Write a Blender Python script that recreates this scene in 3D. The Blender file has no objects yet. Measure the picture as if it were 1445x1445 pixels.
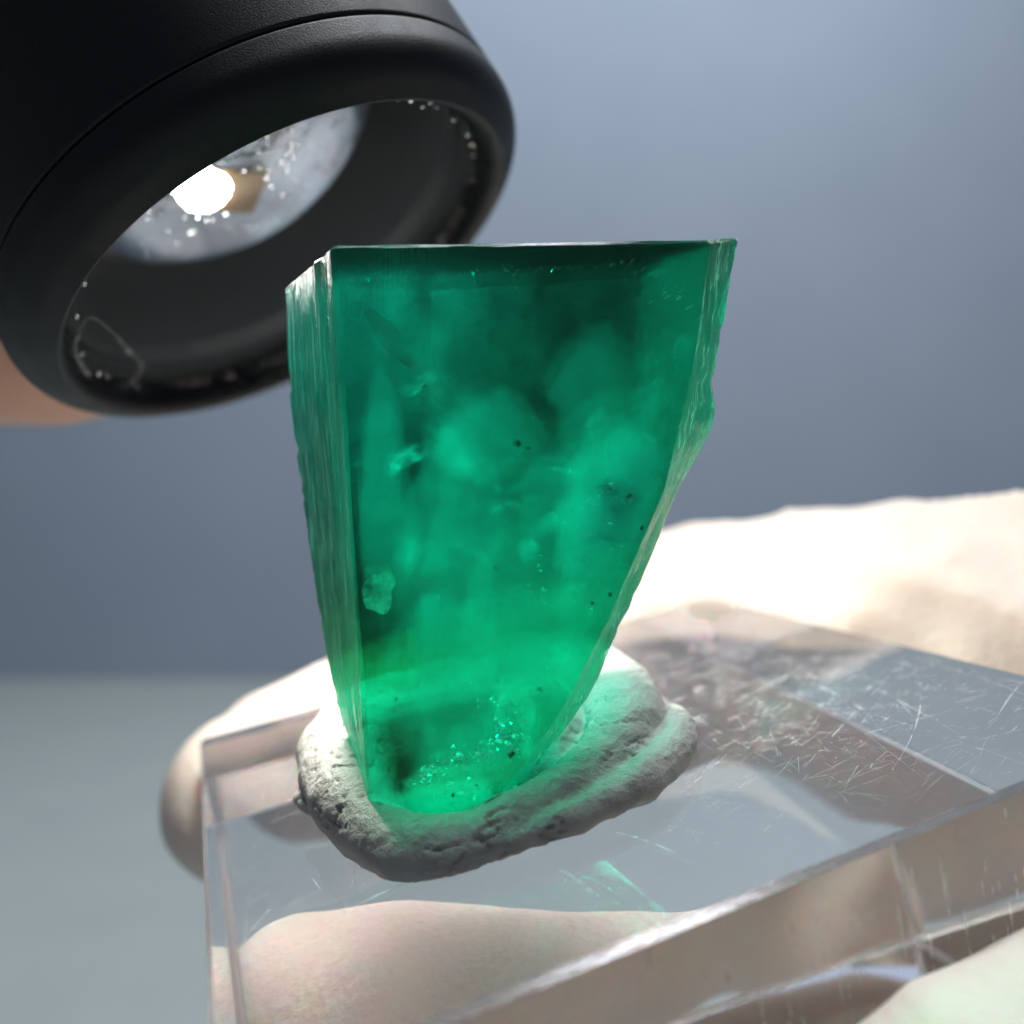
import bpy, math, random
import numpy as np
from mathutils import Vector, noise

random.seed(7)
rng = np.random.default_rng(7)
sc = bpy.context.scene
col = sc.collection
S = 1.0                # model scale: 1 = life size
MM = 0.001 * S
HC = 150.0            # camera height above the table top, mm (all building is done in mm, camera at x=y=0)
F = 1300.0; CP = 722.5

# ------------------------------------------------------------------ camera
cam_d = bpy.data.cameras.new('camera')
cam = bpy.data.objects.new('camera', cam_d); col.objects.link(cam)
cam.location = (0, 0, HC * MM)
cam.rotation_euler = (math.pi / 2, 0, 0)
cam_d.sensor_width = 36.0
cam_d.lens = 36.0 * F / 1445.0
cam_d.clip_start = 0.002 * S; cam_d.clip_end = 20 * S
cam_d.dof.use_dof = True
cam_d.dof.focus_distance = 0.0475 * S
cam_d.dof.aperture_fstop = 24.0 / S
sc.camera = cam

# ------------------------------------------------------------------ world and lamps
wd = bpy.data.worlds.new('World'); sc.world = wd; wd.use_nodes = True
bg = wd.node_tree.nodes['Background']
bg.inputs['Color'].default_value = (0.62, 0.72, 0.95, 1)
bg.inputs['Strength'].default_value = 0.125

def area_lamp(name, loc, target, size, power, color):
    l = bpy.data.lights.new(name, 'AREA'); l.shape = 'RECTANGLE'; l.size = size[0] * S; l.size_y = size[1] * S
    l.energy = power * S * S; l.color = color
    o = bpy.data.objects.new(name, l); col.objects.link(o)
    o.location = Vector(loc) * S
    o.rotation_euler = (Vector(target) - Vector(loc)).to_track_quat('-Z', 'Y').to_euler()
    return o
area_lamp('soft_fill_light', (0.16, 0.26, 1.05), (0.0, 0.40, 0.13), (0.5, 0.4), 10.6, (0.93, 0.97, 1.0))  # unseen soft overhead lamp, added as fill

vs = sc.view_settings
vs.view_transform = 'Standard'; vs.look = 'None'; vs.exposure = 0.0; vs.gamma = 1.0
sc.render.film_transparent = False
cy = sc.cycles
cy.use_denoising = True
cy.denoiser = 'OPENIMAGEDENOISE'
cy.use_adaptive_sampling = True; cy.adaptive_threshold = .025; cy.adaptive_min_samples = 24
cy.max_bounces = 11; cy.transmission_bounces = 10; cy.glossy_bounces = 8
cy.diffuse_bounces = 4; cy.volume_bounces = 2; cy.transparent_max_bounces = 20
cy.sample_clamp_indirect = 30.0
cy.caustics_reflective = True; cy.caustics_refractive = True
cy.blur_glossy = 0.3
cy.volume_step_rate = 2.0; cy.volume_max_steps = 64

# ------------------------------------------------------------------ helpers
def V(*a): return np.array(a, float)
def at(px, py, d):
    """point on the sight line of photo pixel (px, py) at depth d mm"""
    return np.stack([(np.asarray(px) - CP) / F * d, np.asarray(d) * 1.0, -(np.asarray(py) - CP) / F * d], -1)
def unit(v): return v / np.linalg.norm(v)
def fbm(p, s=1.0, o=4, off=0.0):
    return noise.fractal(Vector((p[0] * s + off, p[1] * s + off * 1.7, p[2] * s - off)), 0.9, 2.0, o)
def to_world(P): return (np.asarray(P) + V(0, 0, HC)) * MM

def empty(name, base, label=None, cat=None):
    e = bpy.data.objects.new(name, None); col.objects.link(e)
    e.location = to_world(base)
    e.empty_display_size = 0.005 * S
    if label: e['label'] = label; e['category'] = cat
    return e
def mesh_obj(name, verts, faces, mat, parent=None, smooth=True, angle=None, base=None):
    P = to_world(verts)
    org = np.array(parent.location) if parent else (to_world(base) if base is not None else P.mean(0))
    me = bpy.data.meshes.new(name)
    me.from_pydata((P - org).tolist(), [], [list(map(int, f)) for f in faces])
    me.polygons.foreach_set('use_smooth', [smooth] * len(me.polygons))
    me.update()
    if angle is not None: me.set_sharp_from_angle(angle=math.radians(angle))
    me.materials.append(mat)
    o = bpy.data.objects.new(name, me); col.objects.link(o)
    if parent: o.parent = parent
    else: o.location = org
    return o
def tag(o, label, cat): o['label'] = label; o['category'] = cat

class Geo:
    def __init__(s): s.v = []; s.f = []
    def add(s, v, f):
        k = len(s.v); s.v.extend(np.asarray(v, float).tolist()); s.f.extend([[i + k for i in q] for q in f])

def frame(axis):
    a = unit(axis); r = V(0, 0, 1) if abs(a[2]) < .9 else V(1, 0, 0)
    e1 = unit(np.cross(a, r)); return a, e1, np.cross(a, e1)

def spline(P, n):
    """Catmull-Rom through rows of P (any columns)"""
    P = np.asarray(P, float); P = np.vstack([2 * P[0] - P[1], P, 2 * P[-1] - P[-2]])
    out = []
    for i in range(1, len(P) - 2):
        for k in range(n):
            t = k / n
            out.append(.5 * (2 * P[i] + (P[i + 1] - P[i - 1]) * t + (2 * P[i - 1] - 5 * P[i] + 4 * P[i + 1] - P[i + 2]) * t * t
                             + (3 * P[i] - P[i - 1] - 3 * P[i + 1] + P[i + 2]) * t ** 3))
    out.append(P[-2]); return np.array(out)
def closed_spline(P, n):
    P = np.asarray(P, float); m = len(P); out = []
    for i in range(m):
        p0, p1, p2, p3 = P[(i - 1) % m], P[i], P[(i + 1) % m], P[(i + 2) % m]
        for k in range(n):
            t = k / n
            out.append(.5 * (2 * p1 + (p2 - p0) * t + (2 * p0 - 5 * p1 + 4 * p2 - p3) * t * t + (3 * p1 - p0 - 3 * p2 + p3) * t ** 3))
    return np.array(out)

def limb(g, P, seg=20, n=6, flat=1.0):
    """tapered tube with round ends through rows (x, y, z, r)"""
    Q = spline(P, n)
    c, r = Q[:, :3], Q[:, 3]
    rows = []
    T = np.gradient(c, axis=0)
    a, e1, e2 = frame(T[0])
    def ring(cc, rr, e1, e2):
        th = np.arange(seg) / seg * 2 * math.pi
        return cc + rr * (np.cos(th)[:, None] * e1 + np.sin(th)[:, None] * e2 * flat)
    for k in range(1, 6):
        an = math.pi / 2 * (1 - k / 6)
        rows.append((c[0] - unit(T[0]) * r[0] * math.sin(an), r[0] * math.cos(an), T[0]))
    for i in range(len(c)): rows.append((c[i], r[i], T[i]))
    for k in range(5, 0, -1):
        an = math.pi / 2 * (1 - k / 6)
        rows.append((c[-1] + unit(T[-1]) * r[-1] * math.sin(an), r[-1] * math.cos(an), T[-1]))
    v = []; 
    for cc, rr, t in rows:
        t = unit(t); e1 = unit(e1 - t * (e1 @ t)); e2 = np.cross(t, e1)
        v.extend(ring(cc, rr, e1, e2))
    f = []
    m = len(rows)
    for i in range(m - 1):
        for j in range(seg):
            j2 = (j + 1) % seg
            f.append([i * seg + j, i * seg + j2, (i + 1) * seg + j2, (i + 1) * seg + j])
    f.append(list(range(seg))[::-1]); f.append([(m - 1) * seg + j for j in range(seg)])
    g.add(v, f)

def remeshed(g, voxel, smooth_it=4):
    """one continuous skin over overlapping closed shapes (mm in, mm out)"""
    me = bpy.data.meshes.new('tmp'); me.from_pydata(g.v, [], g.f); me.update()
    o = bpy.data.objects.new('tmp', me); col.objects.link(o)
    m = o.modifiers.new('r', 'REMESH'); m.mode = 'VOXEL'; m.voxel_size = voxel; m.adaptivity = 0
    s = o.modifiers.new('s', 'SMOOTH'); s.iterations = smooth_it; s.factor = .5
    dg = bpy.context.evaluated_depsgraph_get()
    em = o.evaluated_get(dg).to_mesh()
    v = np.zeros(len(em.vertices) * 3); em.vertices.foreach_get('co', v); v = v.reshape(-1, 3)
    nn = np.zeros(len(em.vertices) * 3); em.vertices.foreach_get('normal', nn); nn = nn.reshape(-1, 3)
    f = [list(p.vertices) for p in em.polygons]
    bpy.data.objects.remove(o); bpy.data.meshes.remove(me)
    return v, nn, f

def lathe(c, axis, prof, seg=128, close=False):
    """profile rows (radius, distance along axis); axis points where the light goes"""
    a, e1, e2 = frame(axis)
    th = np.arange(seg) / seg * 2 * math.pi
    d = np.cos(th)[:, None] * e1 + np.sin(th)[:, None] * e2
    v, f = [], []
    for r, h in prof: v.extend(c + a * h + d * max(r, 1e-4))
    m = len(prof)
    for i in range(m if close else m - 1):
        i2 = (i + 1) % m
        for j in range(seg):
            j2 = (j + 1) % seg
            f.append([i * seg + j, i * seg + j2, i2 * seg + j2, i2 * seg + j])
    return np.array(v), f

# ------------------------------------------------------------------ materials
def mat(name):
    m = bpy.data.materials.new(name); m.use_nodes = True
    nt = m.node_tree; nt.nodes.clear()
    out = nt.nodes.new('ShaderNodeOutputMaterial')
    return m, nt, out
def N(nt, typ, **kw):
    n = nt.nodes.new(typ)
    for k, v in kw.items():
        if k in n.inputs.keys(): n.inputs[k].default_value = v
        else: setattr(n, k, v)
    return n
def L(nt, a, b): nt.links.new(a, b)
def principled(name, color, rough=.5, **kw):
    m, nt, out = mat(name)
    b = N(nt, 'ShaderNodeBsdfPrincipled')
    b.inputs['Base Color'].default_value = (*color, 1); b.inputs['Roughness'].default_value = rough
    for k, v in kw.items(): b.inputs[k].default_value = v
    L(nt, b.outputs[0], out.inputs[0])
    return m, nt, b
def noise_tex(nt, scale, detail=5, rough=.6, stretch=None, vec=None):
    tc = N(nt, 'ShaderNodeTexCoord'); n = N(nt, 'ShaderNodeTexNoise')
    n.inputs['Scale'].default_value = scale / S; n.inputs['Detail'].default_value = detail; n.inputs['Roughness'].default_value = rough
    if stretch is not None:
        mp = N(nt, 'ShaderNodeMapping'); mp.inputs['Scale'].default_value = stretch
        L(nt, tc.outputs['Object'], mp.inputs[0]); L(nt, mp.outputs[0], n.inputs[0])
    else: L(nt, tc.outputs['Object'], n.inputs[0])
    return n
def ramp(nt, src, stops):
    r = N(nt, 'ShaderNodeValToRGB'); e = r.color_ramp.elements
    while len(e) < len(stops): e.new(.5)
    for k, (p, c) in enumerate(stops): e[k].position = p; e[k].color = c if len(c) == 4 else (*c, 1)
    L(nt, src, r.inputs[0]); return r
def bump(nt, src, b, dist, strength=1.0, prev=None):
    n = N(nt, 'ShaderNodeBump'); n.inputs['Distance'].default_value = dist * S; n.inputs['Strength'].default_value = strength
    L(nt, src, n.inputs['Height'])
    if prev is not None: L(nt, prev.outputs[0], n.inputs['Normal'])
    L(nt, n.outputs[0], b.inputs['Normal']); return n

# wall, table
M_wall, nt, b = principled('grey_backdrop', (.30, .325, .40), .8)
n = noise_tex(nt, 6, 3); r = ramp(nt, n.outputs[0], [(.3, (.275, .325, .405)), (.7, (.30, .35, .43))]); L(nt, r.outputs[0], b.inputs['Base Color'])
wv = noise_tex(nt, 300, 2, .5, (1, 1, .05)); bump(nt, wv.outputs[0], b, .0008, .35)
M_table, nt, b = principled('grey_table', (.36, .39, .385), .55)
n = noise_tex(nt, 25, 5); r = ramp(nt, n.outputs[0], [(.3, (.34, .385, .38)), (.7, (.38, .42, .41))]); L(nt, r.outputs[0], b.inputs['Base Color'])

# acrylic
M_acr, nt, out = mat('clear_acrylic')
gl = N(nt, 'ShaderNodeBsdfGlass'); gl.inputs['IOR'].default_value = 1.49; gl.inputs['Roughness'].default_value = 0
gl.inputs['Color'].default_value = (.985, .98, .99, 1)
n = noise_tex(nt, 40, 3, .5); bump(nt, n.outputs[0], gl, .00012, .25)
L(nt, gl.outputs[0], out.inputs[0])
M_acr_edge, nt, b = principled('frosted_acrylic_edge', (.95, .95, .98), .25, **{'Transmission Weight': .8, 'IOR': 1.49})
n = noise_tex(nt, 2500, 3, .7); bump(nt, n.outputs[0], b, .0001, .6)
M_scratch, nt, out = mat('white_scratch')
tr = N(nt, 'ShaderNodeBsdfTransparent'); df = N(nt, 'ShaderNodeBsdfPrincipled'); df.inputs['Base Color'].default_value = (.85, .85, .88, 1); df.inputs['Roughness'].default_value = .35
mx = N(nt, 'ShaderNodeMixShader'); n = noise_tex(nt, 700, 3, .7); r = ramp(nt, n.outputs[0], [(.40, (0, 0, 0)), (.58, (.9, .9, .9))])
L(nt, r.outputs[0], mx.inputs[0]); L(nt, tr.outputs[0], mx.inputs[1]); L(nt, df.outputs[0], mx.inputs[2]); L(nt, mx.outputs[0], out.inputs[0])

M_glint_scratch, nt, b = principled('bright_glint_scratch', (.95, .95, .97), .15, **{'Specular IOR Level': .8})  # white for the modelled caustic glint and the top scratch
# putty
M_putty, nt, b = principled('grey_putty', (.50, .49, .46), .5, **{'Subsurface Weight': .15, 'Subsurface Radius': (.0008, .0006, .0005), 'Subsurface Scale': S})
n = noise_tex(nt, 500, 6, .6); r = ramp(nt, n.outputs[0], [(.25, (.34, .335, .305)), (.55, (.43, .425, .39)), (.8, (.48, .47, .44))])
sp = noise_tex(nt, 420, 2, .5); r2 = ramp(nt, sp.outputs[0], [(.69, (1, 1, 1)), (.73, (.12, .12, .11))])
mm = N(nt, 'ShaderNodeMix', data_type='RGBA', blend_type='MULTIPLY'); mm.inputs[0].default_value = 1
L(nt, r.outputs[0], mm.inputs[6]); L(nt, r2.outputs[0], mm.inputs[7]); L(nt, mm.outputs[2], b.inputs['Base Color'])
n1 = noise_tex(nt, 1500, 6, .65); n2 = noise_tex(nt, 5000, 3, .6)
bp = bump(nt, n1.outputs[0], b, .0003, .5); bump(nt, n2.outputs[0], b, .00015, .6, bp)

# glove
M_glove, nt, b = principled('white_glove', (.79, .685, .60), .75, **{'Subsurface Weight': .5, 'Subsurface Radius': (.0045, .0015, .0007), 'Subsurface Scale': S})
n1 = noise_tex(nt, 1800, 3, .6); n2 = noise_tex(nt, 140, 3, .5, (1, .35, .35))
bp = bump(nt, n2.outputs[0], b, .0012, .3); bump(nt, n1.outputs[0], b, .0004, .5, bp)
M_skin, nt, b = principled('bare_skin', (.62, .36, .27), .5, **{'Subsurface Weight': .4, 'Subsurface Radius': (.003, .0012, .0006), 'Subsurface Scale': S})
n1 = noise_tex(nt, 1200, 5, .6); bump(nt, n1.outputs[0], b, .0002, .4)

# flashlight
M_black, nt, b = principled('black_anodised_metal', (.004, .004, .005), .42, **{'Metallic': 0.0, 'Specular IOR Level': .38})
n1 = noise_tex(nt, 9000, 3, .7); bump(nt, n1.outputs[0], b, .00006, .5)
n2 = noise_tex(nt, 300, 5, .6); r = ramp(nt, n2.outputs[0], [(.35, (.38, .38, .38)), (.7, (.52, .52, .52))]); L(nt, r.outputs[0], b.inputs['Roughness'])
M_tube, nt, b = principled('matt_black_tube', (.005, .005, .006), .7, **{'Specular IOR Level': .2})
M_led, nt, out = mat('led_emission'); em = N(nt, 'ShaderNodeEmission'); em.inputs['Color'].default_value = (1, .97, .88, 1); em.inputs['Strength'].default_value = 25
L(nt, em.outputs[0], out.inputs[0])
M_cup, nt, b = principled('silver_reflector', (.42, .46, .52), .3, Metallic=1.0)
n1 = noise_tex(nt, 500, 3, .6); bump(nt, n1.outputs[0], b, .0004, .5)
M_board, nt, b = principled('brass_board', (.32, .20, .09), .5, Metallic=.3)
M_lens, nt, out = mat('lens_glass'); gl = N(nt, 'ShaderNodeBsdfGlass'); gl.inputs['IOR'].default_value = 1.5; gl.inputs['Roughness'].default_value = .02; gl.inputs['Color'].default_value = (.93, .96, 1, 1)
n = noise_tex(nt, 350, 4, .6); bump(nt, n.outputs[0], gl, .0003, .2)
L(nt, gl.outputs[0], out.inputs[0])
M_window, nt, out = mat('thin_window_glass')
tr = N(nt, 'ShaderNodeBsdfTransparent'); go = N(nt, 'ShaderNodeBsdfGlossy'); go.inputs['Roughness'].default_value = .03
lw = N(nt, 'ShaderNodeLayerWeight'); lw.inputs['Blend'].default_value = .5; fr = N(nt, 'ShaderNodeMath', operation='POWER'); L(nt, lw.outputs['Facing'], fr.inputs[0]); fr.inputs[1].default_value = 7.0
mx = N(nt, 'ShaderNodeMixShader'); L(nt, fr.outputs[0], mx.inputs[0]); L(nt, tr.outputs[0], mx.inputs[1]); L(nt, go.outputs[0], mx.inputs[2]); L(nt, mx.outputs[0], out.inputs[0])
M_drop, nt, out = mat('clear_droplet'); gl = N(nt, 'ShaderNodeBsdfGlass'); gl.inputs['IOR'].default_value = 1.33; L(nt, gl.outputs[0], out.inputs[0])
M_bubble, nt, out = mat('air_bubble'); gl = N(nt, 'ShaderNodeBsdfGlass'); gl.inputs['IOR'].default_value = 1 / 1.5; L(nt, gl.outputs[0], out.inputs[0])
M_residue, nt, out = mat('milky_residue')
tr = N(nt, 'ShaderNodeBsdfTransparent'); df = N(nt, 'ShaderNodeBsdfDiffuse'); df.inputs['Color'].default_value = (.6, .6, .62, 1)
mx = N(nt, 'ShaderNodeMixShader'); n = noise_tex(nt, 900, 4, .7); r = ramp(nt, n.outputs[0], [(.35, (0, 0, 0)), (.75, (.5, .5, .5))])
L(nt, r.outputs[0], mx.inputs[0]); L(nt, tr.outputs[0], mx.inputs[1]); L(nt, df.outputs[0], mx.inputs[2]); L(nt, mx.outputs[0], out.inputs[0])

# emerald: polished, striated and frosted faces round one even green body
EM_BASE = at(600, 1130, 50)
def emerald_mat(name, kind):
    m, nt, out = mat(name)
    gl = N(nt, 'ShaderNodeBsdfGlass'); gl.inputs['IOR'].default_value = 1.57
    gl.inputs['Roughness'].default_value = {'polished': .01, 'striated': .05, 'etched': .2, 'frosted': .25}[kind]
    tr = N(nt, 'ShaderNodeBsdfTransparent')
    mx = N(nt, 'ShaderNodeMixShader'); mx.inputs[0].default_value = {'polished': .6, 'striated': .65, 'etched': .1, 'frosted': .5}[kind]
    n1 = noise_tex(nt, 1400, 6, .7, (1, 1, .04)); bp0 = bump(nt, n1.outputs[0], gl, .0005 if kind == 'striated' else .00015, .7 if kind == 'striated' else .35)
    n3 = noise_tex(nt, 450, 8, .72); bump(nt, n3.outputs[0], gl, .0016 if kind == 'frosted' else .0002, .8 if kind == 'frosted' else .2, bp0)
    L(nt, tr.outputs[0], mx.inputs[1]); L(nt, gl.outputs[0], mx.inputs[2])
    last = mx
    if kind in ('frosted', 'etched'):
        fz = 1.0 if kind == 'frosted' else .16
        tl = N(nt, 'ShaderNodeBsdfTranslucent'); tl.inputs['Color'].default_value = (.75, 1, .95, 1); bump(nt, n3.outputs[0], tl, .003, 1.0)
        dfu = N(nt, 'ShaderNodeBsdfDiffuse'); dfu.inputs['Color'].default_value = (.8, 1, .95, 1); bump(nt, n3.outputs[0], dfu, .003, 1.0)
        tm = N(nt, 'ShaderNodeMixShader'); tm.inputs[0].default_value = .5; L(nt, tl.outputs[0], tm.inputs[1]); L(nt, dfu.outputs[0], tm.inputs[2])
        nz = noise_tex(nt, 200, 9, .75, (1, 1, .6)); rz = ramp(nt, nz.outputs[0], [(.40, (.10 * fz + (.04 if fz < .5 else 0),) * 3), (.52, (.5 * fz,) * 3), (.64, (.97 * fz,) * 3)])
        # frosting thickened at lower right and base to place the stone's glow there
        tco = N(nt, 'ShaderNodeTexCoord'); tot = None
        for (px, py, d, rad, amt) in ((870, 720, 54, 9.0, 1.0), (690, 1060, 52, 5.0, .7)):
            ds = N(nt, 'ShaderNodeVectorMath', operation='DISTANCE'); ds.inputs[1].default_value = (at(px, py, d) - EM_BASE) * MM; L(nt, tco.outputs['Object'], ds.inputs[0])
            mr = N(nt, 'ShaderNodeMapRange', interpolation_type='SMOOTHSTEP'); mr.inputs['From Min'].default_value = 0; mr.inputs['From Max'].default_value = rad * MM
            mr.inputs['To Min'].default_value = amt; mr.inputs['To Max'].default_value = .22; L(nt, ds.outputs['Value'], mr.inputs['Value'])
            if tot is None: tot = mr.outputs[0]
            else:
                mxx = N(nt, 'ShaderNodeMath', operation='MAXIMUM'); L(nt, tot, mxx.inputs[0]); L(nt, mr.outputs[0], mxx.inputs[1]); tot = mxx.outputs[0]
        mu = N(nt, 'ShaderNodeMath', operation='MULTIPLY'); L(nt, rz.outputs[0], mu.inputs[0])
        if kind == 'frosted': L(nt, tot, mu.inputs[1])
        else: mu.inputs[1].default_value = .8
        m2 = N(nt, 'ShaderNodeMixShader'); L(nt, mu.outputs[0], m2.inputs[0]); L(nt, mx.outputs[0], m2.inputs[1]); L(nt, tm.outputs[0], m2.inputs[2])
        last = m2
    if kind == 'striated':
        tl = N(nt, 'ShaderNodeBsdfTranslucent'); tl.inputs['Color'].default_value = (.8, 1, .95, 1); dfu = N(nt, 'ShaderNodeBsdfDiffuse'); dfu.inputs['Color'].default_value = (.88, .95, .94, 1)
        tm = N(nt, 'ShaderNodeMixShader'); tm.inputs[0].default_value = .6; L(nt, tl.outputs[0], tm.inputs[1]); L(nt, dfu.outputs[0], tm.inputs[2])
        nz = noise_tex(nt, 2600, 6, .75, (1, 1, .018)); rz = ramp(nt, nz.outputs[0], [(.46, (.02,) * 3), (.57, (.22,) * 3), (.68, (.7,) * 3)])
        m2 = N(nt, 'ShaderNodeMixShader'); L(nt, rz.outputs[0], m2.inputs[0]); L(nt, mx.outputs[0], m2.inputs[1]); L(nt, tm.outputs[0], m2.inputs[2]); last = m2
    L(nt, last.outputs[0], out.inputs['Surface'])
    va = N(nt, 'ShaderNodeVolumeAbsorption'); va.inputs['Color'].default_value = (.0, .915, .853, 1); va.inputs['Density'].default_value = 285 / S
    L(nt, va.outputs[0], out.inputs['Volume'])
    return m
M_em, M_em_back, M_em_etch, M_em_str = [emerald_mat('emerald_' + k, k) for k in ('polished', 'frosted', 'etched', 'striated')]
M_flake, nt, out = mat('inclusion_flake')
tr = N(nt, 'ShaderNodeBsdfTransparent'); b = N(nt, 'ShaderNodeBsdfPrincipled'); b.inputs['Base Color'].default_value = (.55, .95, .8, 1); b.inputs['Roughness'].default_value = .25
tl = N(nt, 'ShaderNodeBsdfTranslucent'); tl.inputs['Color'].default_value = (.6, 1, .85, 1)
m1 = N(nt, 'ShaderNodeMixShader'); m1.inputs[0].default_value = .5; L(nt, b.outputs[0], m1.inputs[1]); L(nt, tl.outputs[0], m1.inputs[2])
m2 = N(nt, 'ShaderNodeMixShader'); n = noise_tex(nt, 900, 4, .7); r = ramp(nt, n.outputs[0], [(.35, (.05, .05, .05)), (.7, (.75, .75, .75))])
L(nt, r.outputs[0], m2.inputs[0]); L(nt, tr.outputs[0], m2.inputs[1]); L(nt, m1.outputs[0], m2.inputs[2]); L(nt, m2.outputs[0], out.inputs[0])
M_chip, nt, b = principled('bright_microcrack', (.9, 1, .97), .2, Metallic=1.0)
M_chip2, nt, b = principled('white_microcrack', (.9, 1, .95), .4)
def veil_mat(name, scale, lo, hi, top):
    m, nt, out = mat(name)
    tr = N(nt, 'ShaderNodeBsdfTransparent'); tl = N(nt, 'ShaderNodeBsdfTranslucent'); tl.inputs['Color'].default_value = (.8, 1, .95, 1)
    df = N(nt, 'ShaderNodeBsdfPrincipled'); df.inputs['Base Color'].default_value = (.8, 1, .95, 1); df.inputs['Roughness'].default_value = .25
    m1 = N(nt, 'ShaderNodeMixShader'); m1.inputs[0].default_value = .78; L(nt, df.outputs[0], m1.inputs[1]); L(nt, tl.outputs[0], m1.inputs[2])
    m2 = N(nt, 'ShaderNodeMixShader'); n = noise_tex(nt, scale, 9, .78); n.inputs['Distortion'].default_value = .6
    r = ramp(nt, n.outputs[0], [(lo, (0, 0, 0)), (hi, (top,) * 3)])
    # fade towards the rim of each sheet
    at_ = N(nt, 'ShaderNodeAttribute', attribute_name='rim'); mu = N(nt, 'ShaderNodeMath', operation='MULTIPLY')
    L(nt, r.outputs[0], mu.inputs[0]); L(nt, at_.outputs['Fac'], mu.inputs[1])
    nb = noise_tex(nt, 1500, 5, .7); bump(nt, nb.outputs[0], df, .001, .8); bump(nt, nb.outputs[0], tl, .001, .8)
    L(nt, mu.outputs[0], m2.inputs[0]); L(nt, tr.outputs[0], m2.inputs[1]); L(nt, m1.outputs[0], m2.inputs[2]); L(nt, m2.outputs[0], out.inputs[0])
    return m
M_veil = veil_mat('healed_veil', 420, .42, .70, .30); M_feather = veil_mat('feathery_veil', 1500, .44, .68, .6)
M_dark, nt, b = principled('dark_mineral', (.05, .10, .06), .6)
M_brown, nt, out = mat('brown_stain')
tr = N(nt, 'ShaderNodeBsdfTransparent'); df = N(nt, 'ShaderNodeBsdfDiffuse'); df.inputs['Color'].default_value = (.30, .24, .12, 1)
mx = N(nt, 'ShaderNodeMixShader'); n = noise_tex(nt, 350, 4, .6); r = ramp(nt, n.outputs[0], [(.36, (0, 0, 0)), (.70, (.34, .34, .34))])
L(nt, r.outputs[0], mx.inputs[0]); L(nt, tr.outputs[0], mx.inputs[1]); L(nt, df.outputs[0], mx.inputs[2]); L(nt, mx.outputs[0], out.inputs[0])

# ------------------------------------------------------------------ setting
YW = 825.0
wall = mesh_obj('backdrop_wall', [(-1500, YW, -HC), (1500, YW, -HC), (1500, YW, 1600), (-1500, YW, 1600)], [[0, 1, 2, 3]], M_wall, smooth=False)
wall['kind'] = 'structure'
table = mesh_obj('table_top', [(-1500, -600, -HC), (1500, -600, -HC), (1500, YW + 1, -HC), (-1500, YW + 1, -HC)], [[0, 1, 2, 3]], M_table, smooth=False)
table['kind'] = 'structure'

# ------------------------------------------------------------------ acrylic block
A = V(-24.941, 73.439, -18.106)
U = V(.92610371, .31167958, .21257411); U = unit(U)
Wd = V(-.32772266, .94374773, .04402361); Wd = unit(Wd - U * (U @ Wd))
NN = np.cross(U, Wd)
LU, LW, LT = 47.3, 45.25, 24.0
def blk(u, w, h): return A + U * u + Wd * w + NN * h
def block_geo(bev):
    # box with chamfered edges: 24 corner points
    lo = V(0, -LW, -LT); hi = V(LU, 0, 0); P = {}; v = []; f = []; fe = []
    for sx in (0, 1):
        for sy in (0, 1):
            for sz in (0, 1):
                c = V(hi[0] if sx else lo[0], hi[1] if sy else lo[1], hi[2] if sz else lo[2])
                s = V(-1 if sx else 1, -1 if sy else 1, -1 if sz else 1) * bev
                for ax in range(3):
                    q = c + s; q[ax] = c[ax]
                    P[sx, sy, sz, ax] = len(v); v.append(blk(*q))
    def quad(keys): return [P[k] for k in keys]
    for ax in range(3):
        o = [i for i in range(3) if i != ax]
        for s in (0, 1):
            ks = []
            for a, b_ in ((0, 0), (1, 0), (1, 1), (0, 1)):
                k = [0, 0, 0]; k[ax] = s; k[o[0]] = a; k[o[1]] = b_; ks.append((*k, ax))
            f.append(quad(ks))
    for ax in range(3):                      # edges run along ax
        o = [i for i in range(3) if i != ax]
        for a in (0, 1):
            for b_ in (0, 1):
                k0 = [0, 0, 0]; k0[o[0]] = a; k0[o[1]] = b_; k1 = list(k0); k1[ax] = 1
                fe.append(quad([(*k0, o[0]), (*k1, o[0]), (*k1, o[1]), (*k0, o[1])]))
    for sx in (0, 1):
        for sy in (0, 1):
            for sz in (0, 1): fe.append([P[sx, sy, sz, a] for a in range(3)])
    return np.array(v), f, fe
block = empty('acrylic_block', blk(LU / 2, -LW / 2, -LT), 'clear scratched acrylic block held by the gloved fingers under the putty', 'acrylic block')
bv, bf, be = block_geo(.3)
body = mesh_obj('block_body', bv, bf + be, M_acr, block, smooth=False)
import bmesh
bm = bmesh.new(); bm.from_mesh(body.data); bmesh.ops.recalc_face_normals(bm, faces=bm.faces); bm.to_mesh(body.data); bm.free()
body.data.materials.append(M_acr_edge)
for p in body.data.polygons:
    if p.index >= len(bf): p.material_index = 1

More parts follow.
